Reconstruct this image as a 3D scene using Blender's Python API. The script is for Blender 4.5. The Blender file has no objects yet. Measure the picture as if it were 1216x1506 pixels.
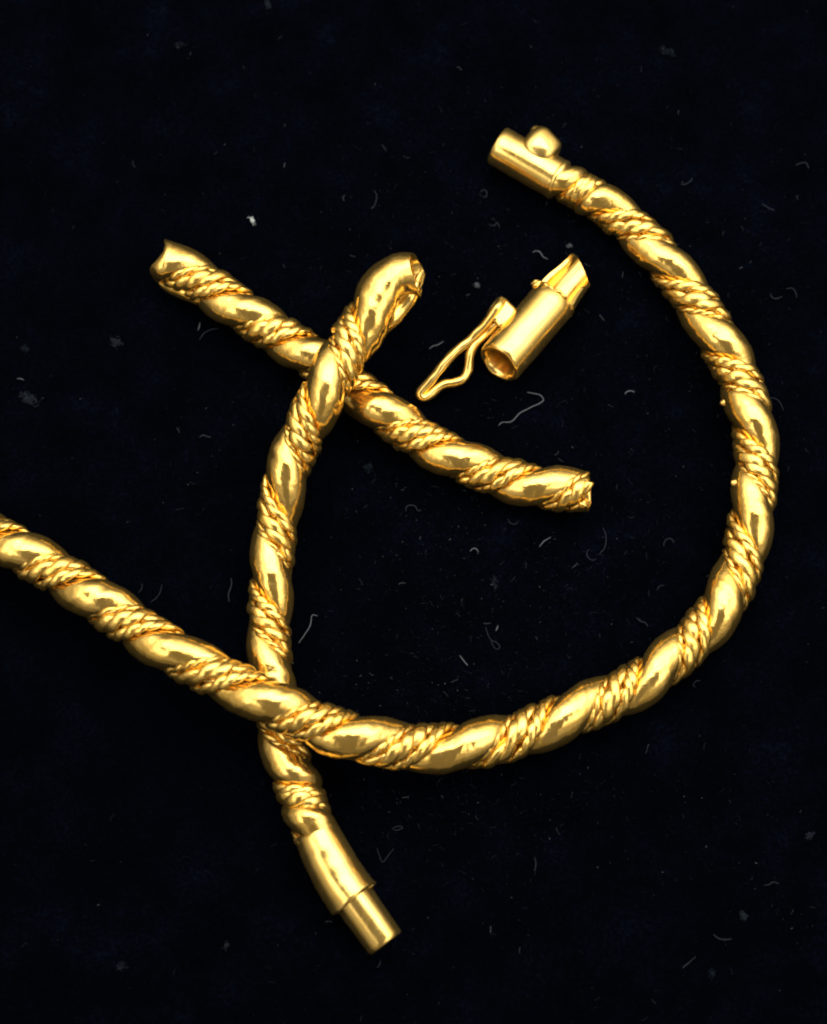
import bpy, bmesh, math, random
import numpy as np
from mathutils import Vector, Matrix
random.seed(7)
rng = np.random.default_rng(11)
S = bpy.context.scene
COL = S.collection
MM = 0.001
pi = math.pi

# ---------------------------------------------------------------- camera
W, H = 1216.0, 1506.0
DIST = 0.200                       # metres from the cloth, phone held over it
TILT = math.radians(13)            # leaning back towards the photographer
PXMM = 14.0                        # pixels per mm at the centre of the picture
cam_d = bpy.data.cameras.new('camera')
cam = bpy.data.objects.new('camera', cam_d)
COL.objects.link(cam)
S.camera = cam
cam.location = (0, -DIST * math.sin(TILT), DIST * math.cos(TILT))
cam.rotation_euler = (TILT, 0, 0)
cam_d.sensor_fit = 'VERTICAL'
cam_d.sensor_height = 24
HALF = (H / 2) / PXMM * MM / DIST  # tangent of half the vertical field of view
cam_d.lens = 12.0 / HALF
cam_d.clip_start = 0.005
cam_d.clip_end = 20
cam_d.dof.use_dof = True
cam_d.dof.focus_distance = DIST - 0.003
cam_d.dof.aperture_fstop = 14
S.render.resolution_x, S.render.resolution_y = 827, 1024

# ---------------------------------------------------------------- world, lamps, exposure
world = bpy.data.worlds.new('World')
S.world = world
world.use_nodes = True
world.node_tree.nodes['Background'].inputs['Color'].default_value = (1.0, 0.84, 0.62, 1)
world.node_tree.nodes['Background'].inputs['Strength'].default_value = 0.17
S.view_settings.view_transform = 'Standard'
S.view_settings.look = 'None'
S.view_settings.exposure = 0
S.view_settings.gamma = 1
S.cycles.glossy_bounces = 3
S.cycles.filter_width = 2.1       # the phone picture is a little soft

def soft_lamp(name, x0, x1, y0, y1, z, radiance, color=(1, 1, 1)):
    """A rectangular lamp facing straight down, edges in metres."""
    d = bpy.data.lights.new(name, 'AREA')
    d.shape = 'RECTANGLE'
    d.size, d.size_y = x1 - x0, y1 - y0
    d.energy = radiance * pi * d.size * d.size_y
    d.color = color
    o = bpy.data.objects.new(name, d)
    o.location = ((x0 + x1) / 2, (y0 + y1) / 2, z)
    COL.objects.link(o)
    return o

# the bright room above the table, with a gap where the phone and the photographer are
LZ = 0.30
WARM, PALE = (1.0, 0.89, 0.72), (1.0, 0.98, 0.94)
soft_lamp('window_lamp', -0.50, 0.80, 0.005, 0.70, LZ, 0.62, WARM)
soft_lamp('window_lamp', -0.32, 0.50, 0.012, 0.42, LZ + .004, 1.25, PALE)
soft_lamp('window_lamp', -0.13, 0.29, 0.030, 0.26, LZ + .008, 2.2, PALE)
soft_lamp('right_lamp', 0.11, 0.70, -0.28, 0.003, LZ, 0.65, WARM)
soft_lamp('right_lamp', 0.14, 0.42, -0.20, 0.003, LZ + .004, 1.7, PALE)
soft_lamp('left_lamp', -0.48, -0.155, -0.26, 0.003, LZ, 0.6, WARM)
soft_lamp('left_lamp', -0.32, -0.175, -0.18, 0.003, LZ + .004, 1.7, PALE)
# dimmer ceiling further out
soft_lamp('ceiling_lamp', -1.3, 1.3, 0.02, 1.2, LZ + .012, 0.26, WARM)
soft_lamp('ceiling_lamp', -1.3, -0.16, -0.7, 0.02, LZ + .012, 0.26, WARM)
soft_lamp('ceiling_lamp', 0.12, 1.3, -0.7, 0.02, LZ + .012, 0.26, WARM)

# ---------------------------------------------------------------- helpers
cr = cam.rotation_euler.to_matrix()
CAM = np.array(cam.location)
CX, CY, CZ = (np.array(cr.col[i]) for i in range(3))

def at(px, py, z=0.0):
    """Point (mm) at height z mm on the sight line through a pixel of the photograph."""
    d = CX * ((px - W / 2) / (H / 2) * HALF) + CY * (-(py - H / 2) / (H / 2) * HALF) - CZ
    t = (z * MM - CAM[2]) / d[2]
    return (CAM + d * t) / MM

def make(name, verts, faces, mat, parent=None, smooth=True, auto=None):
    me = bpy.data.meshes.new(name)
    v = np.asarray(verts, dtype=np.float64)
    if parent is not None:
        v = v - np.array(parent.location) / MM
    me.from_pydata((v * MM).tolist(), [], faces if isinstance(faces, list) else faces.tolist())
    me.materials.append(mat)
    if smooth:
        me.polygons.foreach_set('use_smooth', [True] * len(me.polygons))
    if auto:
        me.set_sharp_from_angle(angle=math.radians(auto))
    me.update()
    o = bpy.data.objects.new(name, me)
    COL.objects.link(o)
    if parent is not None:
        o.parent = parent
    return o

def tag(o, label, cat, group=None):
    o['label'] = label
    o['category'] = cat
    if group:
        o['group'] = group
    return o

def thing(name, label, cat, loc_mm, group=None):
    o = bpy.data.objects.new(name, None)
    o.empty_display_size = 0.003
    o.location = tuple(np.array(loc_mm) * MM)
    COL.objects.link(o)
    return tag(o, label, cat, group)

def grid_faces(n, m, off=0, closed=True):
    """Quads between n rings of m points."""
    i = np.arange(n - 1)[:, None]
    j = np.arange(m if closed else m - 1)[None, :]
    k = (j + 1) % m
    f = np.stack([i * m + j, i * m + k, (i + 1) * m + k, (i + 1) * m + j], -1).reshape(-1, 4)
    return f + off

def unit(a):
    return a / np.maximum(np.linalg.norm(a, axis=-1, keepdims=True), 1e-12)

def spline(pts, ds):
    """Centripetal-ish Catmull-Rom through pts (n,k), resampled every ds along its first three columns."""
    p = np.asarray(pts, float)
    p = np.vstack([2 * p[0] - p[1], p, 2 * p[-1] - p[-2]])
    out = []
    for a, b, c, d in zip(p[:-3], p[1:-2], p[2:-1], p[3:]):
        t = np.linspace(0, 1, 60, endpoint=False)[:, None]
        out.append(0.5 * (2 * b + (c - a) * t + (2 * a - 5 * b + 4 * c - d) * t * t + (3 * b - a - 3 * c + d) * t ** 3))
    q = np.vstack(out + [p[-2:-1]])
    L = np.concatenate([[0], np.cumsum(np.linalg.norm(np.diff(q[:, :3], axis=0), axis=1))])
    n = max(3, int(L[-1] / ds) + 1)
    s = np.linspace(0, L[-1], n)
    return s, np.stack([np.interp(s, L, q[:, i]) for i in range(q.shape[1])], 1)

def smooth1(a, k):
    if k < 2:
        return a
    w = np.hanning(2 * k + 1)
    w /= w.sum()
    e = np.concatenate([2 * a[0] - a[k:0:-1], a, 2 * a[-1] - a[-2:-k - 2:-1]])
    return np.convolve(e, w, 'valid')

def wobble(s, a, amp, seed, ls=(0.8, 3.0), n=9):
    """Smooth random dents over (length, angle)."""
    r = np.random.default_rng(seed)
    o = 0
    for _ in range(n):
        l = r.uniform(*ls)
        o = o + r.uniform(0.4, 1) * np.sin(2 * pi * s / l + r.integers(-3, 4) * a + r.uniform(0, 6.28))
    return amp * o / math.sqrt(n)

def sweep(P, r, m, cap=True, squash=None, jitter=0.0, seed=0):
    """Tube along P (n,3) of radius r (scalar or n)."""
    P = np.asarray(P, float)
    n = len(P)
    T = unit(np.gradient(P, axis=0))
    N = np.zeros_like(P)
    ref = np.array([0, 0, 1.0]) if abs(T[0][2]) < 0.9 else np.array([1.0, 0, 0])
    x = unit(ref - T[0] * (ref @ T[0]))
    for i in range(n):
        x = unit(x - T[i] * (x @ T[i]))
        N[i] = x
    B = np.cross(T, N)
    a = np.arange(m) * 2 * pi / m
    rr = np.broadcast_to(np.asarray(r, float), (n,))[:, None, None]
    if jitter:
        L = np.concatenate([[0], np.cumsum(np.linalg.norm(np.diff(P, axis=0), axis=1))])
        rr = rr + wobble(L[:, None], a[None, :], jitter, seed, (1.5, 5))[:, :, None]
    V = P[:, None] + rr * (np.cos(a)[None, :, None] * N[:, None] + np.sin(a)[None, :, None] * B[:, None])
    V = V.reshape(-1, 3)
    F = grid_faces(n, m).tolist()
    if cap:
        F.append(list(range(m))[::-1])
        F.append(list(range((n - 1) * m, n * m)))
    return V, F

def join(parts):
    V, F, o = [], [], 0
    for v, f in parts:
        V.append(np.asarray(v))
        F += [[i + o for i in q] for q in f]
        o += len(v)
    return np.vstack(V), F

def lathe(A, D, prof, m=48, wob=0.0, seed=0, up=(0, 0, 1), cut=None):
    """Profile [(along, radius)...] turned round the axis A + t*D (mm)."""
    A, D = np.asarray(A, float), unit(np.asarray(D, float))
    U = unit(np.asarray(up, float) - D * (np.asarray(up, float) @ D))
    Vv = np.cross(D, U)
    a = np.arange(m) * 2 * pi / m
    rows = []
    for k, (t, r) in enumerate(prof):
        tt = np.full(m, t) if cut is None else cut(t, r, a)
        rw = r + (wobble(t, a, wob, seed, (3, 9), 6) if r > 0.01 else 0)
        rows.append(A + tt[:, None] * D + np.outer(rw * np.cos(a), U) + np.outer(rw * np.sin(a), Vv))
    return np.vstack(rows), grid_faces(len(prof), m).tolist()

# ---------------------------------------------------------------- materials
def mat(name):
    m = bpy.data.materials.new(name)
    m.use_nodes = True
    nt = m.node_tree
    return m, nt, nt.nodes['Principled BSDF']

def tex_noise(nt, scale, detail=3, rough=0.55, vec=None):
    n = nt.nodes.new('ShaderNodeTexNoise')
    n.inputs['Scale'].default_value = scale
    n.inputs['Detail'].default_value = detail
    n.inputs['Roughness'].default_value = rough
    if vec is not None:
        nt.links.new(vec, n.inputs['Vector'])
    return n

def ramp(nt, src, stops):
    r = nt.nodes.new('ShaderNodeValToRGB')
    while len(r.color_ramp.elements) < len(stops):
        r.color_ramp.elements.new(0.5)
    for e, (p, c) in zip(r.color_ramp.elements, stops):
        e.position = p
        e.color = c if len(c) == 4 else (*c, 1)
    nt.links.new(src, r.inputs['Fac'])
    return r

def gold(name, c0, c1, r0, r1, b_amt):
    m, nt, p = mat(name)
    tc = nt.nodes.new('ShaderNodeTexCoord')
    n1 = tex_noise(nt, 420, 4, 0.6, tc.outputs['Object'])
    cr_ = ramp(nt, n1.outputs['Fac'], [(0.3, c0), (0.7, c1)])
    nt.links.new(cr_.outputs['Color'], p.inputs['Base Color'])
    n2 = tex_noise(nt, 900, 5, 0.65, tc.outputs['Object'])
    mr = nt.nodes.new('ShaderNodeMapRange')
    mr.inputs['From Min'].default_value, mr.inputs['From Max'].default_value = 0.35, 0.7
    mr.inputs['To Min'].default_value, mr.inputs['To Max'].default_value = r0, r1
    nt.links.new(n2.outputs['Fac'], mr.inputs['Value'])
    nt.links.new(mr.outputs['Result'], p.inputs['Roughness'])
    p.inputs['Metallic'].default_value = 0.95
    p.inputs['Specular IOR Level'].default_value = 0.3
    n3 = tex_noise(nt, 650, 3, 0.5, tc.outputs['Object'])
    n4 = tex_noise(nt, 4200, 3, 0.6, tc.outputs['Object'])
    mx = nt.nodes.new('ShaderNodeMath')
    mx.operation = 'MULTIPLY_ADD'
    mx.inputs[1].default_value = 0.10
    nt.links.new(n4.outputs['Fac'], mx.inputs[0])
    nt.links.new(n3.outputs['Fac'], mx.inputs[2])
    bp = nt.nodes.new('ShaderNodeBump')
    bp.inputs['Strength'].default_value = b_amt
    bp.inputs['Distance'].default_value = 0.00022
    nt.links.new(mx.outputs['Value'], bp.inputs['Height'])
    nt.links.new(bp.outputs['Normal'], p.inputs['Normal'])
    return m

GOLD = gold('polished_gold', (0.92, 0.59, 0.13), (0.98, 0.67, 0.20), 0.10, 0.24, 0.40)
WIRE = gold('wire_gold', (0.90, 0.57, 0.12), (0.96, 0.65, 0.18), 0.16, 0.32, 0.5)
TUBE = gold('tube_gold', (0.92, 0.61, 0.15), (0.98, 0.69, 0.22), 0.15, 0.28, 0.10)

def velvet():
    m, nt, p = mat('black_velvet')
    tc = nt.nodes.new('ShaderNodeTexCoord')
    n1 = tex_noise(nt, 150, 5, 0.65, tc.outputs['Object'])
    n2 = tex_noise(nt, 2600, 3, 0.7, tc.outputs['Object'])
    mu = nt.nodes.new('ShaderNodeMath')
    mu.operation = 'MULTIPLY'
    nt.links.new(n1.outputs['Fac'], mu.inputs[0])
    nt.links.new(n2.outputs['Fac'], mu.inputs[1])
    r = ramp(nt, mu.outputs['Value'], [(0.10, (0.0005, 0.0006, 0.001)), (0.30, (0.0009, 0.0014, 0.0033)), (0.5, (0.0022, 0.0038, 0.009))])
    nt.links.new(r.outputs['Color'], p.inputs['Base Color'])
    p.inputs['Roughness'].default_value = 1
    p.inputs['Specular IOR Level'].default_value = 0
    bp = nt.nodes.new('ShaderNodeBump')
    bp.inputs['Strength'].default_value = 0.9
    bp.inputs['Distance'].default_value = 0.0003
    nt.links.new(n2.outputs['Fac'], bp.inputs['Height'])
    nt.links.new(bp.outputs['Normal'], p.inputs['Normal'])
    return m
VELVET = velvet()

def fibre_mat(name, stops, rough=0.8):
    m, nt, p = mat(name)
    g = nt.nodes.new('ShaderNodeNewGeometry')
    r = ramp(nt, g.outputs['Random Per Island'], stops)
    nt.links.new(r.outputs['Color'], p.inputs['Base Color'])
    p.inputs['Roughness'].default_value = rough
    p.inputs['Specular IOR Level'].default_value = 0.0
    return m
PILE = fibre_mat('velvet_pile', [(0.0, (0.0003, 0.0004, 0.001)), (0.7, (0.0008, 0.0012, 0.0027)), (0.97, (0.002, 0.003, 0.0065)), (1.0, (0.005, 0.008, 0.015))])
DUST = fibre_mat('dust', [(0.0, (0.003, 0.0045, 0.009)), (0.6, (0.009, 0.013, 0.021)), (0.93, (0.022, 0.03, 0.042)), (1.0, (0.10, 0.12, 0.14))])
LINT = fibre_mat('lint', [(0.0, (0.07, 0.085, 0.11)), (1.0, (0.13, 0.15, 0.17))])
FAINT = fibre_mat('faint_lint', [(0.0, (0.013, 0.019, 0.030)), (1.0, (0.025, 0.031, 0.040))])
WHITE = fibre_mat('white_fluff', [(0.0, (0.55, 0.62, 0.64)), (1.0, (0.7, 0.75, 0.76))])

# ---------------------------------------------------------------- the velvet cloth
def cloth_z(x, y):
    return 0.22 * np.sin(x / 23.0 + 0.7) * np.sin(y / 31.0 - 0.4) + 0.12 * np.sin(x / 9.0 + y / 13.0) - 0.2

gx = np.linspace(-220, 220, 260)
X, Y = np.meshgrid(gx, gx, indexing='ij')
CV = np.stack([X, Y, cloth_z(X, Y)], -1).reshape(-1, 3)
o = make('velvet_cloth', CV, grid_faces(260, 260, closed=False), VELVET)
o['kind'] = 'structure'
o['label'] = 'black velvet cloth speckled with pale lint'

# nap of the velvet: short leaning blades
n = 150000
bx = rng.uniform(-75, 75, n); by = rng.uniform(-75, 80, n)
bz = cloth_z(bx, by)
an = rng.uniform(0, 2 * pi, n); w = rng.uniform(0.03, 0.06, n); hgt = rng.uniform(0.12, 0.30, n)
la = rng.normal(0.9, 0.9, n); ll = rng.uniform(0.05, 0.25, n)
b0 = np.stack([bx - w * np.cos(an), by - w * np.sin(an), bz - 0.02], 1)
b1 = np.stack([bx + w * np.cos(an), by + w * np.sin(an), bz - 0.02], 1)
b2 = np.stack([bx + ll * np.cos(la), by + ll * np.sin(la), bz + hgt], 1)
PV = np.stack([b0, b1, b2], 1).reshape(-1, 3)
me = bpy.data.meshes.new('velvet_pile')
me.vertices.add(3 * n); me.vertices.foreach_set('co', (PV * MM).ravel())
me.loops.add(3 * n); me.loops.foreach_set('vertex_index', np.arange(3 * n, dtype=np.int32))
me.polygons.add(n); me.polygons.foreach_set('loop_start', np.arange(n, dtype=np.int32) * 3)
me.materials.append(PILE); me.update(calc_edges=True)
o = bpy.data.objects.new('velvet_pile', me); COL.objects.link(o)
o['kind'] = 'stuff'; o['label'] = 'short dark nap of the black velvet'

# ---------------------------------------------------------------- twisted gold rope
ROPE_POINTS = []
def rope(parent, pts, bulges, coarse_first, ends=(None, None), seed=1, pre=1.0):
    """pts: (px, py, z mm, scale). bulges: pixels where a smooth strand lies on top."""
    ds = 0.13
    s, q = spline([list(at(x, y, z)) + [k] for x, y, z, k in pts], ds)
    P, K = q[:, :3], q[:, 3] * 1.05
    for i in range(3):
        P[:, i] = smooth1(P[:, i], 14)
    bs = []
    for b in bulges:
        bs.append(s[np.argmin(np.linalg.norm(P[:, :2] - at(b[0], b[1], 4.0)[:2], axis=1))])
    bs = np.array(bs)
    step = np.median(np.diff(bs))
    nb = 3 + int(s[-1] / step)
    bx_ = np.concatenate([bs[0] - pre * step * np.arange(nb, 0, -1), bs, bs[-1] + step * np.arange(1, nb + 1)])
    ph = -2 * pi * np.interp(s, bx_, np.arange(len(bx_)) - nb)
    ph = smooth1(ph, 20)
    T = unit(np.gradient(P, axis=0))
    up = np.array([0, 0, 1.0])
    U = unit(up - T * (T @ up)[:, None])
    V = np.cross(T, U)
    def ray(angle):
        return np.cos(angle)[:, None] * U + np.sin(angle)[:, None] * V
    e0, e1 = ends
    # the fat smooth strand, off centre, winding round the cords
    m = 30
    a = np.arange(m) * 2 * pi / m
    for k in (0,):
        i0 = 0 if not e0 else int(e0['strand'][k] / ds)
        i1 = len(s) if not e1 else len(s) - int(e1['strand'][k] / ds)
        sl = slice(i0, i1)
        rad = ray(ph + pi * k)[sl]
        tan = np.cross(T[sl], rad)
        ss, kk = s[sl], K[sl]
        rc, wr, wt = 0.80, 1.98, 2.07
        env = np.ones(len(ss)); shift = np.zeros(len(ss))
        flat = np.ones(len(ss))
        for e, d in ((e0, ss - ss[0]), (e1, ss[-1] - ss)):
            if e and e.get('flat'):
                t = np.clip(1 - d / e['flat'][0], 0, 1) ** 2
                flat *= 1 - (1 - e['flat'][1]) * t
                env *= 1 + (e['flat'][2] - 1) * t
        sa = np.sign(np.sin(a)) * np.abs(np.sin(a)) ** 0.92
        A = (rc + wr * flat[:, None] * np.cos(a)[None]) + wobble(ss[:, None], a[None], 0.050, seed * 10 + k, (2.5, 8.0)) \
            + wobble(ss[:, None], a[None], 0.020, seed * 10 + k + 5, (0.7, 1.6))
        B = wt * env[:, None] * sa[None] * (1 + 0.06 * np.sin(2 * pi * ss / 7.3 + seed + k))[:, None]
        r_ = np.hypot(A, B)
        hit = wobble(ss[:, None], a[None], 0.05, seed * 10 + k + 8, (3.0, 9.0))   # hammered and worn to an even outline
        lim = 2.05 + hit
        f_ = np.where(r_ > lim, lim + (r_ - lim) * 0.52, r_) / np.maximum(r_, 1e-6)
        A, B = A * f_, B * f_
        Vt = P[sl][:, None] + kk[:, None, None] * (A[:, :, None] * rad[:, None] + B[:, :, None] * tan[:, None])
        # ragged, hollow cut ends
        rr = np.random.default_rng(seed * 7 + k)
        rows = [Vt]
        def lip(ring_i, sign, e):
            base = Vt[ring_i].copy()
            c = base.mean(0)
            jag = smooth1(np.tile(rr.normal(0, e.get('jag', 0.35) * 2.2, m), 3), 4)[m:2 * m] + rr.normal(0, 0.03, m)
            tgt = T[sl][ring_i] * sign
            out = base + jag[:, None] * tgt
            r1 = c + (out - c) * 0.86
            r2 = c + (base - c) * 0.80 - tgt * 1.0
            r3 = c + (base - c) * 0.70 - tgt * 2.6
            r4 = c + (base - c) * 0.05 - tgt * 3.0
            return out, [out, r1, r2, r3, r4]
        if e0:
            o_, ex = lip(0, -1, e0)
            rows = [np.stack(ex[::-1][:-1] + [ex[0]])] + [Vt[1:]]
        body = rows[-1]
        if e1:
            o_, ex = lip(len(ss) - 1, 1, e1)
            rows[-1] = body[:-1]
            rows.append(np.stack(ex))
        R = np.concatenate(rows, 0)
        ROPE_POINTS.append(Vt.reshape(-1, 3))
        make('smooth_strand', R.reshape(-1, 3), grid_faces(len(R), m), GOLD, parent)
    # two cords wound beside it, each of two twisted wires
    coarse, fine = (0.34, 0.56, 5.3, 1.78, 25), (0.22, 0.38, 3.6, 2.0, 42)
    thin = (0.15, 0.28, 3.1, 1.66, 84)
    order = [(-1,) + coarse, (1,) + fine, (-1,) + thin] if coarse_first else [(-1,) + fine, (1,) + coarse, (1,) + thin]
    for g, (side, off, wr_, pitch, r_c, deg) in enumerate(order):
        for _ in (0,):
            i0 = 0 if not e0 else int(e0['cord'][g % 2] / ds)
            i1 = len(s) if not e1 else len(s) - int(e1['cord'][g % 2] / ds)
            sl = slice(i0, i1)
            ang = ph + pi + side * math.radians(deg)
            rad = ray(ang)
            rcv = r_c * K * (1 + 0.02 * np.sin(2 * pi * s / 6.1 + seed + g))
            C = P + rcv[:, None] * rad
            Tc = unit(np.gradient(C, axis=0))
            nn = unit(rad - Tc * np.sum(rad * Tc, 1)[:, None])
            bb = np.cross(Tc, nn)
            Lc = np.concatenate([[0], np.cumsum(np.linalg.norm(np.diff(C, axis=0), axis=1))])
            psi = -2 * pi * Lc / pitch + seed + g * 1.3 + 0.55 * np.sin(2 * pi * Lc / 9.7 + g) + 0.4 * np.sin(2 * pi * Lc / 23.0 + 2 * g)
            ply = []
            for h in (0, 1):
                pp = psi + pi * h
                Q = C + (off * K)[:, None] * (np.cos(pp)[:, None] * nn + np.sin(pp)[:, None] * bb)
                v_, f_ = sweep(Q[sl], wr_ * K[sl] * (1 + 0.09 * np.sin(Lc[sl] * 1.7 + h + seed) + 0.07 * np.sin(Lc[sl] * 0.63 + 2 * g + h) + 0.05 * np.sin(Lc[sl] * 4.1 + g)), 12)
                # worn and pressed flat on the outside
                A_ = np.repeat(P[sl], 12, axis=0); k_ = np.repeat(K[sl], 12)
                T_ = np.repeat(T[sl], 12, axis=0)
                w_ = v_ - A_
                ax = np.sum(w_ * T_, 1)[:, None] * T_
                w_ = w_ - ax
                r_ = np.linalg.norm(w_, axis=1)
                lim = (2.10 + 0.07 * np.sin(np.repeat(Lc[sl], 12) * 0.9 + 3 * g)) * k_
                r2_ = np.where(r_ > lim, lim + (r_ - lim) * 0.45, r_)
                v_ = A_ + ax + w_ * (r2_ / np.maximum(r_, 1e-6))[:, None]
                ply.append((v_, f_))
            v0, f0 = ply[0]
            ROPE_POINTS.extend([ply[0][0], ply[1][0]])
            cord = make('twisted_cord', v0, f0, WIRE, parent)
            ch = make('wire', ply[1][0] , ply[1][1], WIRE, parent)
            ch.parent = cord
    return s, P, T

# ---- long curved piece, clasp tube at the top, runs round to the left edge
Z0 = 2.35
A = at(731, 214, 2.3); B = at(822, 265, 2.4)
long_piece = thing('rope_necklace', 'long curved length of twisted gold rope with ball clasp tube, sweeping off the left edge', 'necklace',
                   (at(1110, 690, 0)[0], at(1110, 690, 0)[1], 0))
rope(long_piece,
     [(800, 252, 2.4, .90), (832, 270, 2.4, .90), (875, 293, 2.3, .92), (927, 332, 2.3, .94), (977, 384, 2.3, .97), (1022, 445, 2.3, .99), (1060, 505, 2.3, 1.0),
      (1090, 565, 2.3, 1.0), (1107, 625, 2.35, 1.0), (1112, 690, 2.35, 1.0), (1104, 765, 2.35, 1.0), (1087, 835, 2.4, 1.0),
      (1058, 897, 2.45, 1.0), (1010, 950, 2.6, 1.0), (970, 982, 2.8, 1.0), (935, 1008, 3.0, 1.02), (850, 1046, 3.3, 1.03), (756, 1083, 3.9, 1.03), (703, 1094, 4.3, 1.04),
      (640, 1100, 4.9, 1.04), (582, 1096, 5.6, 1.03), (515, 1083, 6.5, 1.02), (453, 1059, 7.2, 1.0), (397, 1034, 7.4, 1.0), (330, 1000, 7.1, 1.0), (262, 964, 6.6, 1.0), (205, 926, 6.1, 1.0),
      (148, 886, 5.7, 1.0), (95, 850, 5.4, 1.0), (41, 817, 5.2, 1.0), (0, 794, 5.0, 1.0), (-60, 765, 4.8, 1.0), (-130, 735, 4.6, 1.0), (-200, 712, 4.4, 1.0)],
     [(836, 269), (876, 286), (978, 381), (1057, 496), (1109, 614), (1115, 749), (1063, 883), (961, 975), (838, 1040), (682, 1090), (527, 1084), (402, 1037), (262, 962), (148, 884), (38, 813)],
     coarse_first=False, seed=3)

# ---- middle piece, over the short one and under the long one, sleeve at the foot
mid_piece = thing('rope_necklace', 'upright length of twisted gold rope with a plain stepped sleeve at its lower end', 'necklace',
                  (at(398, 900, 0)[0], at(398, 900, 0)[1], 0))
rope(mid_piece,
     [(613, 412, 8.0, 1.18), (592, 416, 7.7, 1.26), (566, 432, 7.4, 1.2), (541, 467, 7.3, 1.08), (507, 520, 7.4, 1.03), (477, 574, 7.2, 1.02), (452, 624, 6.2, 1.0), (434, 664, 5.1, .98), (421, 700, 4.2, .97), (407, 767, 3.0, .96),
      (400, 840, 2.45, .96), (396, 905, 2.3, .96), (398, 974, 2.3, .96), (403, 1035, 2.3, .97), (413, 1085, 2.3, .98), (429, 1132, 2.35, .98), (447, 1180, 2.4, 1.0), (464, 1227, 2.4, .94), (478, 1252, 2.45, .84)],
     [(537, 466), (465, 570), (418, 697), (398, 842), (397, 980), (433, 1138), (455, 1202)],
     coarse_first=False, ends=({'strand': (0.0, 1.2), 'cord': (5.2, 5.6), 'jag': 0.30, 'flat': (4.0, 0.9, 1.15)}, None), seed=5, pre=1.8)

strip = [at(532, 512, 6.3), at(545, 497, 6.2), at(560, 484, 6.2), at(578, 467, 6.3), at(595, 447, 6.5), at(607, 430, 6.9), at(615, 414, 7.4)]
_, q = spline(strip, 0.15)
t = np.linspace(0, 1, len(q))
v, f = sweep(q, np.interp(t, [0, .2, .5, .8, .93, 1], [.45, .8, .92, .85, .6, .28]), 16, jitter=0.10, seed=41)
make('torn_strip', v, f, GOLD, mid_piece)
strip = [at(566, 470, 5.4), at(585, 452, 5.6), at(601, 434, 6.2), at(618, 404, 7.4), at(622, 397, 7.7)]
_, q = spline(strip, 0.15)
t = np.linspace(0, 1, len(q))
v, f = sweep(q, np.interp(t, [0, .3, .8, 1], [.5, .6, .5, .06]), 10, jitter=0.06, seed=43)
make('wire_end', v, f, WIRE, mid_piece)

# ---- short piece under the middle one
short_piece = thing('rope_necklace', 'short broken length of twisted gold rope lying slantwise under the upright length', 'necklace',
                    (at(560, 600, 0)[0], at(560, 600, 0)[1], 0))
rope(short_piece,
     [(236, 384, 2.9, 1.06), (262, 394, 2.8, 1.02), (292, 412, 2.6, 1.0), (332, 440, 2.4, 1.0), (380, 474, 2.3, 1.0), (430, 506, 2.3, 1.0), (480, 541, 2.3, 1.0), (530, 580, 2.3, .99),
      (588, 625, 2.3, .98), (633, 655, 2.3, .97), (680, 678, 2.3, .97), (735, 701, 2.3, .97), (797, 717, 2.3, .97), (866, 723, 2.4, .97)],
     [(252, 372), (363, 449), (452, 518), (562, 603), (678, 674), (797, 713)],
     coarse_first=True, ends=({'strand': (0.9, 0.6), 'cord': (0.1, 0.5), 'jag': 0.5, 'flat': (4.0, 0.85, 1.0)},
                              {'strand': (0.0, 0.7), 'cord': (0.3, 0.5), 'jag': 0.2, 'flat': (3.0, 0.85, 1.0)}), seed=8, pre=1.6)

for pts_, ra in (([(300, 430, 2.9), (276, 418, 3.0), (254, 409, 2.8), (238, 402, 2.5), (229, 396, 2.4)], [.5, .62, .62, .5, .18]),
                 ([(312, 443, 2.3), (284, 434, 2.4), (260, 425, 2.2), (242, 418, 1.9), (234, 410, 1.9)], [.5, .85, .9, .75, .3])):
    _, q = spline([at(*p) for p in pts_], 0.15)
    v, f = sweep(q, np.interp(np.linspace(0, 1, len(q)), np.linspace(0, 1, 5), ra), 12, jitter=0.07, seed=int(pts_[0][0]))
    make('wire_end', v, f, WIRE, short_piece)

# ---- fittings of the long piece
D = unit(B - A); LEN = np.linalg.norm(B - A)
ru = 2.2
v, f = lathe(A, D, [(3.0, 0.02), (3.0, 1.62), (0.35, 1.72), (0.02, 1.86), (0.0, 2.05), (0.12, 2.16), (0.6, ru), (2.0, ru), (3.5, ru), (LEN - 0.6, ru + .02), (LEN - 0.2, ru), (LEN, ru - .18), (LEN - .02, 0.6)], 56, 0.03, 4)
make('clasp_tube', v, f, TUBE, long_piece)
bc = at(796, 217, 3.3)
bm = bmesh.new()
bmesh.ops.create_icosphere(bm, subdivisions=4, radius=1.0)
bv = np.array([x.co[:] for x in bm.verts]); bf = [[q.index for q in p.verts] for p in bm.faces]
bm.free()
ax_, ay_ = D, unit(np.cross(np.array([0, 0, 1.0]), D))
sq = np.sign(bv) * np.abs(bv) ** 0.80
sq *= (1 + 0.035 * np.sin(3 * bv[:, :1] + 1) * np.sin(4 * bv[:, 1:2] + .5))
bw = 2.12 * (sq[:, :1] * ax_ * 0.96 + sq[:, 1:2] * ay_ * 1.0 + sq[:, 2:3] * np.cross(ax_, ay_) * 0.86)
fd = unit(np.array([0.45, 0.15, 0.85])); h_ = bw @ fd
bw = bw - np.outer(np.maximum(h_ - 1.62, 0) * 0.75, fd)
fd = unit(np.array([0.75, 0.6, 0.3])); h_ = bw @ fd
bw = bw - np.outer(np.maximum(h_ - 1.84, 0) * 0.7, fd)
ball = make('clasp_ball', bw + bc, bf, TUBE, long_piece)
nb_ = at(790, 193, 4.0)
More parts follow.
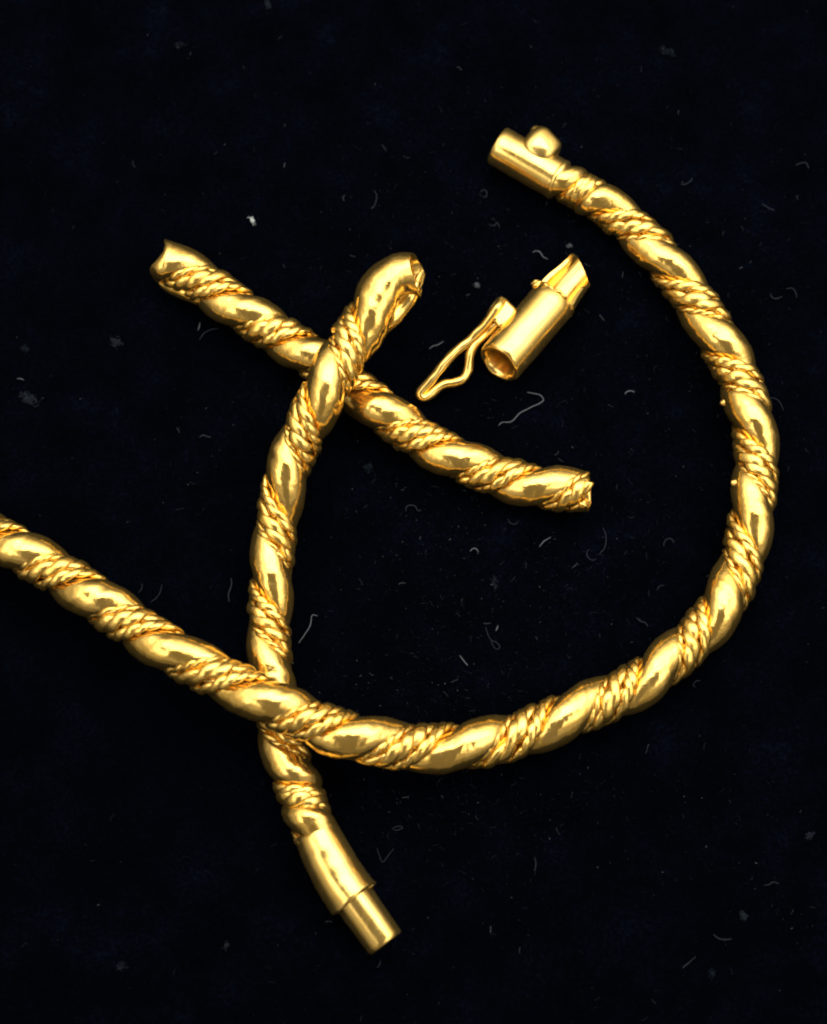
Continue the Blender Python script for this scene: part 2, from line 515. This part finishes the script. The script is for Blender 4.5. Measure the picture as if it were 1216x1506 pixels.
v, f = lathe(nb_ - np.array([0.05, -.1, 0.6]) , (-0.15, 0.25, 0.9), [(0, 0.75), (0.35, 0.66), (0.6, 0.5), (0.75, 0.25), (0.8, 0.02)], 20, 0.03, 9)
kn = make('nub', v, f, TUBE, long_piece); kn.parent = ball
axp = A + D * (D @ (bc - A))
v, f = lathe(axp + (bc - axp) * 0.45, bc - axp, [(-.4, 2.0), (0.2, 1.7), (0.8, 1.5), (1.6, 1.45)], 28, 0.03, 2)
make('ball_seat', v, f, TUBE, long_piece)
# solder collar where rope meets tube
v, f = lathe(B - D * 0.15, D, [(-0.5, 2.0), (-0.3, 2.26), (0.0, 2.32), (0.3, 2.24), (0.5, 1.9)], 40, 0.06, 6)
make('collar', v, f, TUBE, long_piece)
for px, py, z, r in ((1056, 592, 2.6, .30), (1074, 713, 2.6, .33)):
    c = at(px + 5, py, z)
    near = np.vstack(ROPE_POINTS[:5])
    d_ = np.linalg.norm((near - c) * [1, 1, 0.3], axis=1)
    c = near[np.argmin(d_)] * 0.75 + c * 0.25
    c = near[np.argmin(d_)] + unit(c - near[np.argmin(d_)]) * r * 0.05
    k = unit(bv) * r * (1 + 0.12 * np.sin(4 * bv[:, :1] + px))
    make('solder_bead', k * np.array([1, 1.25, 1]) + c, bf, TUBE, long_piece)

# ---- sleeve of the middle piece
_, q = spline([at(463, 1221, 2.4), at(480, 1256, 2.5), at(499, 1291, 2.6), at(521, 1323, 2.75)], 0.12)
t = np.linspace(0, 1, len(q))
rs = np.interp(t, [0, .012, .05, .12, .3, .6, .86, .93, .975, 1.0], [2.02, 2.18, 2.26, 2.32, 2.44, 2.54, 2.61, 2.65, 2.68, 2.60])
v, f = sweep(q, rs, 56, jitter=0.02, seed=12)
v = v.reshape(len(q), 56, 3)
aa = np.arange(56) * 2 * pi / 56
Tq = unit(np.gradient(q, axis=0))
v += (Tq[:, None] * (0.16 * np.sin(aa + 0.8) + 0.08 * np.sin(3 * aa) + 0.04 * np.sin(8 * aa + 2))[None, :, None]) * np.clip(t * 1.5 - 0.5, 0, 1)[:, None, None]
v += (Tq[:, None] * (0.22 * np.sin(2 * aa + 1) + 0.06 * np.sin(5 * aa))[None, :, None]) * np.clip(1 - t * 4, 0, 1)[:, None, None]
v = v.reshape(-1, 3)
make('sleeve', v, f, TUBE, mid_piece)
C = at(517, 1317, 2.55); E = at(568, 1388, 2.5); D2 = unit(E - C); L2 = np.linalg.norm(E - C)
v, f = lathe(C, D2, [(-1.0, 2.05), (0, 2.08), (0.6, 2.06), (2.5, 2.02), (L2 - .5, 1.97), (L2 - .12, 1.92), (L2, 1.78), (L2 - .05, 1.5), (L2 - 0.5, 1.42), (L2 - 3, 1.4), (L2 - 3, 0.02)], 56, 0.03, 13)
make('inner_tube', v, f, TUBE, mid_piece)
tb = at(550, 1299, 3.0)
v, f = sweep(np.array([tb + np.array([-0.9, -0.45, 0]), tb + np.array([-0.25, -0.1, 0]), tb + np.array([0.12, 0.1, -0.05])]), [0.34, 0.32, 0.14], 10)
make('rim_burr', v, f, TUBE, mid_piece)

# ---- loose clasp half with its safety catch
A = at(733, 536, 3.15); B = at(815, 441, 2.55); D = unit(B - A); LEN = np.linalg.norm(B - A)
clasp = thing('clasp_half', 'broken gold clasp barrel with a looped wire safety catch on its side', 'clasp', (at(775, 490, 0)[0], at(775, 490, 0)[1], 0))
def mouth(t, r, a):
    k = max(0, 1 - max(t, 0) / 3.0) if t >= 0 else 1
    return t + k * (0.05 * np.sin(3 * a + 1) + 0.03 * np.sin(7 * a)) + 0.45 * k * np.cos(a)
v, f = lathe(A, D, [(6.0, 0.02), (6.0, 1.80), (3.0, 1.82), (0.5, 1.86), (0.1, 1.95), (0.0, 2.1), (0.03, 2.34), (0.16, 2.47), (0.6, 2.5), (2.0, 2.5), (4.0, 2.5), (LEN - 1, 2.52), (LEN - .15, 2.5), (LEN, 2.4), (LEN, 1.5)], 64, 0.03, 21, cut=mouth)
make('barrel', v, f, TUBE, clasp)
# torn remains of the neighbouring tube: open half shell with a pointed end
U = unit(np.array([0, 0, 1.0]) - D * D[2]); Vv = np.cross(D, U)
m, nr = 41, 16
ro, ri = 2.34, 1.92
tip = at(832, 370, 3.6); tl = (tip - B) @ D
va = []
for rad in (ro, ri):
    for i in range(nr):
        for j in range(m):
            x = j / (m - 1)
            a = math.radians(62 + (288 - 62) * x)             # open towards the sky
            L = 2.6 + 2.9 * x + 1.35 * math.sin(pi * x) - 1.1 * max(0, (x - 0.86) / 0.14) ** 1.5 + 0.10 * math.sin(9 * x + 1)
            t = -0.3 + (L + 0.3) * i / (nr - 1)
            va.append(B + D * t + (U * math.cos(a) + Vv * math.sin(a)) * (rad * (1 - 0.20 * (i / (nr - 1)) ** 1.5 + 0.02 * math.sin(5 * x + i * .5))))
va = np.array(va)
fo = grid_faces(nr, m, 0, False)
fi = grid_faces(nr, m, nr * m, False)[:, ::-1]
F = fo.tolist() + fi.tolist()
N_ = nr * m
for j in range(m - 1):
    F.append([(nr - 1) * m + j, (nr - 1) * m + j + 1, N_ + (nr - 1) * m + j + 1, N_ + (nr - 1) * m + j])
for i in range(nr - 1):
    F.append([i * m, (i + 1) * m, N_ + (i + 1) * m, N_ + i * m])
    F.append([i * m + m - 1, N_ + i * m + m - 1, N_ + (i + 1) * m + m - 1, (i + 1) * m + m - 1])
make('torn_tube', va, F, TUBE, clasp, auto=40)
# ragged solder seam between them
a = np.linspace(0, 2 * pi, 90)
ring = B + D * 0.05 + np.outer(np.cos(a), U) * 2.34 + np.outer(np.sin(a), Vv) * 2.34 + D * (0.10 * np.sin(5 * a) + 0.06 * np.sin(13 * a))[:, None]
v, f = sweep(ring, 0.20 + 0.07 * np.sin(7 * a) + 0.05 * np.sin(17 * a + 1), 8, cap=False)
make('solder_seam', v, f, WIRE, clasp)
lump = at(791, 419, 3.3)
make('solder_bead', bv * np.array([0.75, 0.55, 0.5]) * (1 + 0.15 * np.sin(4 * bv[:, :1]) * np.sin(5 * bv[:, 1:2])) + lump, bf, WIRE, clasp)
# hinge lug: short tube alongside the barrel
LC = at(733, 460, 3.3)
bm = bmesh.new()
outline = [(714, 463), (722, 449), (733, 436), (741, 436), (751, 446), (760, 455), (752, 470), (741, 480), (731, 482), (728, 472), (719, 473)]
lo = [bm.verts.new(at(x, y, 1.6)) for x, y in outline]
hi = [bm.verts.new(at(x, y, 4.0)) for x, y in outline]
bm.faces.new(lo[::-1]); bm.faces.new(hi)
for k in range(len(lo)):
    k2 = (k + 1) % len(lo)
    bm.faces.new([lo[k], lo[k2], hi[k2], hi[k]])
bmesh.ops.recalc_face_normals(bm, faces=bm.faces)
bmesh.ops.bevel(bm, geom=list(bm.edges), offset=0.36, segments=4, profile=0.5, affect='EDGES')
v = np.array([x.co[:] for x in bm.verts]); bm.verts.index_update()
f = [[q_.index for q_ in p_.verts] for p_ in bm.faces]
bm.free()
make('hinge_lug', v, f, TUBE, clasp)
mid = (LC + (A + D * (D @ (LC - A)))) / 2
v, f = lathe(mid - D * 0.9 - np.array([0, 0, 0.5]), D, [(0, 0.02), (0.0, 0.8), (0.1, 1.0), (1.0, 1.1), (1.9, 1.0), (2.1, .02)], 24, 0.04, 33)
make('hinge_web', v, f, TUBE, clasp)
wire_px = [(738, 443, 3.7), (733, 450, 4.1), (727, 458, 4.0), (712, 479, 3.2), (691, 500, 2.6), (668, 519, 2.3), (650, 539, 2.0), (635, 558, 1.6), (623, 571, 1.2), (618, 579, 1.0), (622, 585, 0.9), (633, 580, 0.95), (651, 566, 1.1),
           (667, 563, 1.3), (681, 557, 1.5), (689, 541, 1.7), (691, 521, 2.0), (699, 506, 2.2), (713, 493, 2.3), (724, 482, 2.5), (733, 472, 2.7)]
_, q = spline([at(*p) for p in wire_px], 0.12)
v, f = sweep(q, 0.51, 14, jitter=0.05, seed=5)
make('safety_catch', v, f, TUBE, clasp)

# ---------------------------------------------------------------- lint on the velvet
def on_cloth(px, py, lift):
    p = at(px, py, 0)
    p = at(px, py, float(cloth_z(p[0], p[1])) + lift)
    return p

def lint(label, px, m=LINT, r=0.045, lift=0.28, cat='lint', name='lint_fibre'):
    pts = []
    for i, (x, y) in enumerate(px):
        pts.append(on_cloth(x, y, lift + 0.10 * math.sin(i * 2.1 + x)))
    if len(pts) < 3:
        pts.insert(1, (pts[0] + pts[1]) / 2 + np.array([0.05, 0.05, 0.1]))
    _, q = spline(pts, 0.12)
    n_ = len(q)
    t = np.linspace(0, 1, n_)
    v, f = sweep(q, r * (0.55 + 0.45 * np.sin(pi * t) ** 0.5), 6)
    o = make(name, v, f, m)
    return tag(o, label, cat, 'lint fibres on the velvet')

lint('long zigzag pale fibre on the velvet below the clasp barrel mouth', [(733, 626), (739, 621), (752, 620), (764, 608), (775, 602), (785, 597), (794, 593), (799, 588), (794, 581), (786, 579), (775, 577)], r=.055)
lint('hooked pale fibre standing beside the upright rope just above the lower crossing', [(467, 906), (459, 905), (456, 920), (448, 933), (439, 946)], r=.05)
lint('bent fibre touching the upper edge of the rope that leaves at the left', [(238, 860), (235, 872), (229, 880), (221, 886)], FAINT)
lint('short comma fibre touching the rope that leaves at the left', [(209, 858), (208, 866), (203, 872)], FAINT)
lint('soft upright streak of fluff left of the upright rope above the lower crossing', [(340, 850), (340, 862), (336, 874), (337, 886)], FAINT, .09)
lint('curved hairlike fibre below the upper left slanting rope', [(293, 500), (300, 490), (310, 485), (321, 483)], FAINT, .06)
lint('tiny bright fleck beside the curved fibre below the upper left slanting rope', [(294, 474), (293, 480), (291, 486)], LINT, .06)
lint('wavy short fibre just left of the safety catch loop', [(631, 513), (637, 509), (644, 507), (652, 502)], LINT, .05)
lint('wavy fibre just above the torn clasp tube', [(783, 371), (789, 369), (794, 371), (799, 378), (806, 381)], LINT, .05)
lint('curled fibre below the short slanting rope, like a small arch', [(597, 752), (598, 745), (604, 743), (611, 745), (614, 751), (619, 750)], FAINT, .06)
lint('cup shaped fibre under the right end of the short slanting rope', [(747, 763), (750, 769), (757, 771), (763, 766)], FAINT, .055)
lint('small arch shaped fibre in the middle of the open velvet inside the curve', [(691, 811), (695, 807), (700, 807), (704, 812)], LINT, .05)
lint('straight slanting fibre right of the small arch fibre inside the curve', [(793, 804), (800, 796), (810, 790)], LINT, .05)
lint('large loose hook fibre inside the right side of the curve', [(886, 776), (890, 784), (891, 794), (889, 806), (881, 815)], FAINT, .055)
lint('open round curl below the large hook fibre inside the curve', [(867, 808), (863, 812), (864, 819), (871, 824), (877, 822)], FAINT, .05)
lint('faint arch fibre near the right arm of the curve', [(976, 803), (977, 797), (983, 792), (989, 794), (991, 799)], FAINT, .05)
lint('second faint arch fibre lower down by the right arm of the curve', [(966, 868), (970, 862), (977, 861)], FAINT, .05)
lint('squiggle of fibre touching the inside of the lower right bend', [(936, 909), (942, 914), (949, 916), (953, 922)], FAINT, .06)
lint('needle straight fibre above the lower arc inside the curve', [(676, 964), (682, 972), (688, 979)], LINT, .05)
lint('fibre tied in a tiny loop above the lower arc inside the curve', [(714, 922), (717, 932), (722, 941), (730, 945), (735, 951), (731, 955), (725, 950), (722, 942)], FAINT, .045)
lint('tiny bright dash above the looped fibre inside the curve', [(732, 920), (729, 928)], LINT, .06)
lint('faint V shaped fibre right of the stepped sleeve', [(554, 1247), (558, 1259), (563, 1268), (571, 1258), (579, 1248)], FAINT, .045)
lint('small oval curl under the lower arc', [(576, 1219), (582, 1216), (590, 1215), (591, 1218), (584, 1221), (578, 1220)], FAINT, .05)
lint('crescent fibre standing on its end below the lower arc', [(786, 1261), (788, 1270), (786, 1282)], FAINT, .055)
lint('pale crescent fibre on the open velvet at the lower right', [(1049, 1374), (1056, 1380), (1066, 1382), (1076, 1381)], FAINT, .065)
lint('crooked fibre below the pale crescent at the lower right', [(1023, 1407), (1003, 1424), (1014, 1416)], FAINT, .05)
lint('wavy faint fibre above the pale crescent at the lower right', [(1123, 1302), (1131, 1301), (1137, 1297), (1146, 1300)], FAINT, .05)
lint('small c shaped curl outside the lower right bend', [(1030, 1001), (1023, 1002), (1019, 1008), (1023, 1011)], FAINT, .055)
lint('arched fibre outside the right arm of the curve', [(1130, 585), (1139, 586), (1147, 592), (1152, 604)], FAINT, .05)
lint('short arch fibre on the velvet right of the clasp barrel', [(919, 580), (922, 576), (929, 575), (933, 577)], LINT, .05)
lint('short bent fibre in the velvet above the long curve near its clasp', [(1001, 271), (1008, 271), (1016, 266), (1017, 262)], FAINT, .06)
lint('straight faint fibre to the upper right of the long curve', [(1120, 300), (1129, 305), (1139, 310)], FAINT, .055)
lint('greenish grey hooked fibre near the right edge at the top', [(1170, 243), (1178, 240), (1186, 240), (1189, 248)], FAINT, .055)
lint('faint round curl at the right edge beside the long curve', [(1133, 432), (1136, 438), (1143, 439), (1150, 436)], FAINT, .06)
lint('faint arc beside the round curl at the right edge', [(1156, 425), (1165, 424), (1171, 432), (1171, 438)], FAINT, .045)
lint('tiny ring of fibre below the clasp tube of the long curve', [(706, 283), (711, 279), (716, 283), (714, 290), (709, 289)], FAINT, .055)
lint('faint squiggle above the loose clasp half', [(718, 330), (727, 332), (731, 327), (735, 336)], FAINT, .05)
lint('faint upright arc right of the bright white fleck', [(550, 280), (554, 288), (552, 298), (549, 306)], FAINT, .05)
lint('small faint c shaped fibre right of the bright white fleck', [(508, 287), (504, 290), (506, 296)], FAINT, .065)
lint('bluish frayed fibre left of the upright rope', [(293, 643), (299, 640), (304, 642), (310, 643)], FAINT, .08)
lint('tiny slanting fibre left of the bluish frayed fibre', [(259, 629), (264, 637)], FAINT, .06)
lint('dash of lint at the far left beside the pale smudge', [(25, 557), (30, 557), (35, 559)], LINT, .05)

def fluff(label, px, py, lx, ly, ang, m, seed, h=0.5):
    r2 = np.random.default_rng(seed)
    ca, sa = math.cos(ang), math.sin(ang)
    n_ = int(60 + 110 * lx * ly)
    ps = []
    for _ in range(n_):
        u, w_ = r2.normal(0, 0.48, 2)
        g = np.array([u * lx, w_ * ly, abs(r2.normal(0, 0.35)) * h])
        t0 = r2.uniform(0, 6.28)
        dd = np.array([math.cos(t0), math.sin(t0), r2.uniform(-.4, .4)]) * r2.uniform(0.06, 0.2) * (lx + ly)
        e = np.array([-dd[1], dd[0], 0]) * r2.uniform(-.4, .4)
        tri = np.stack([g - dd, g + e, g + dd])
        tri = np.stack([tri[:, 0] * ca - tri[:, 1] * sa, tri[:, 0] * sa + tri[:, 1] * ca, tri[:, 2]], 1)
        ps.append(sweep(tri, r2.uniform(0.018, 0.036), 4))
    v, f = join(ps)
    o = make('lint_tuft', v + on_cloth(px, py, 0.15), f, m)
    return tag(o, label, 'lint', 'lint tufts on the velvet')
fluff('bright white fleck above the left end of the short slanting rope', 371, 325, 0.42, 0.2, math.radians(-60), WHITE, 1)
fluff('largest soft grey smudge of fluff at the far left', 43, 587, 1.0, 0.55, math.radians(-20), FAINT, 2)
fluff('soft grey smudge of fluff left of the short slanting rope end', 170, 504, 0.55, 0.42, math.radians(-35), FAINT, 3)
fluff('small dim smudge of fluff above the largest one at the far left', 37, 514, 0.4, 0.4, 0, DUST, 4)
fluff('double dim smudge of fluff in the velvet at the upper right', 980, 77, 1.0, 0.35, math.radians(-15), DUST, 5)
fluff('dim round smudge of fluff near the bottom left corner', 178, 1421, 0.5, 0.45, 0, DUST, 6)
fluff('oval dim fleck high on the velvet at the upper left', 265, 66, 0.55, 0.3, 0, DUST, 7)
fluff('frayed bluish patch of fluff right of the upright rope', 541, 689, 0.5, 0.45, 1.0, DUST, 8)
fluff('upright dim wisp of fluff in the middle of the velvet inside the curve', 727, 857, 0.3, 0.75, 0, DUST, 9)
fluff('pale fleck at the very top edge of the velvet', 394, 7, 0.3, 0.5, 0.3, FAINT, 10)
fluff('pale speck touching the pointed tip of the torn clasp tube', 837, 362, 0.3, 0.2, 0.4, LINT, 11)
fluff('pale speck between the upright rope end and the safety catch', 701, 420, 0.28, 0.26, 0.6, LINT, 12)
fluff('small pale speck at the bottom left, right of the dim round smudge', 333, 1391, 0.2, 0.3, -.4, FAINT, 13)
fluff('pale speck left of the pale crescent at the lower right', 1093, 1347, 0.3, 0.45, .5, FAINT, 14)
fluff('pale oval speck near the right edge at the lower right', 1190, 1229, 0.45, 0.25, .5, FAINT, 15)
fluff('dim speck low on the velvet below the crooked fibre', 1046, 1431, 0.3, 0.45, 0, DUST, 16)

# countless smaller specks and hairs, thicker in the middle and at the lower right
parts = []
spots = []
def dens(x, y):
    d = 0.06
    d += 1.0 * math.exp(-((x - 720) / 230) ** 2 - ((y - 850) / 190) ** 2)
    d += 1.5 * math.exp(-((x - 690) / 170) ** 2 - ((y - 1170) / 60) ** 2)
    d += 1.0 * math.exp(-((x - 620) / 110) ** 2 - ((y - 1020) / 45) ** 2)
    d += 0.6 * math.exp(-((x - 900) / 260) ** 2 - ((y - 560) / 200) ** 2)
    d += 0.28 * math.exp(-((x - 900) / 330) ** 2 - ((y - 1280) / 160) ** 2)
    d += 0.45 * math.exp(-((x - 760) / 350) ** 2 - ((y - 300) / 180) ** 2)
    d += 0.35 * math.exp(-((x - 380) / 120) ** 2 - ((y - 640) / 90) ** 2)
    if x < 380 and y > 900:
        d *= 0.35
    return d
while len(spots) < 4300:
    x, y = random.uniform(-30, 1246), random.uniform(-30, 1536)
    if random.random() < dens(x, y) / 1.7:
        spots.append((x, y))
for i, (x, y) in enumerate(spots):
    p = on_cloth(x, y, random.uniform(0.15, 0.32))
    L = random.uniform(0.08, 0.25) if random.random() < 0.82 else random.uniform(0.3, 0.9)
    a0 = random.uniform(0, 2 * pi); cv = random.uniform(-1.6, 1.6)
    k = 3 if L < 0.3 else 6
    pts = [p]
    for j in range(k - 1):
        aa = a0 + cv * j / (k - 1)
        pts.append(pts[-1] + np.array([math.cos(aa), math.sin(aa), random.uniform(-.25, .25)]) * L / (k - 1))
    parts.append(sweep(np.array(pts), random.uniform(0.02, 0.042), 3))
v, f = join(parts)
o = make('lint_dust', v, f, DUST)
o['kind'] = 'stuff'; o['label'] = 'fine pale dust scattered over the black velvet'
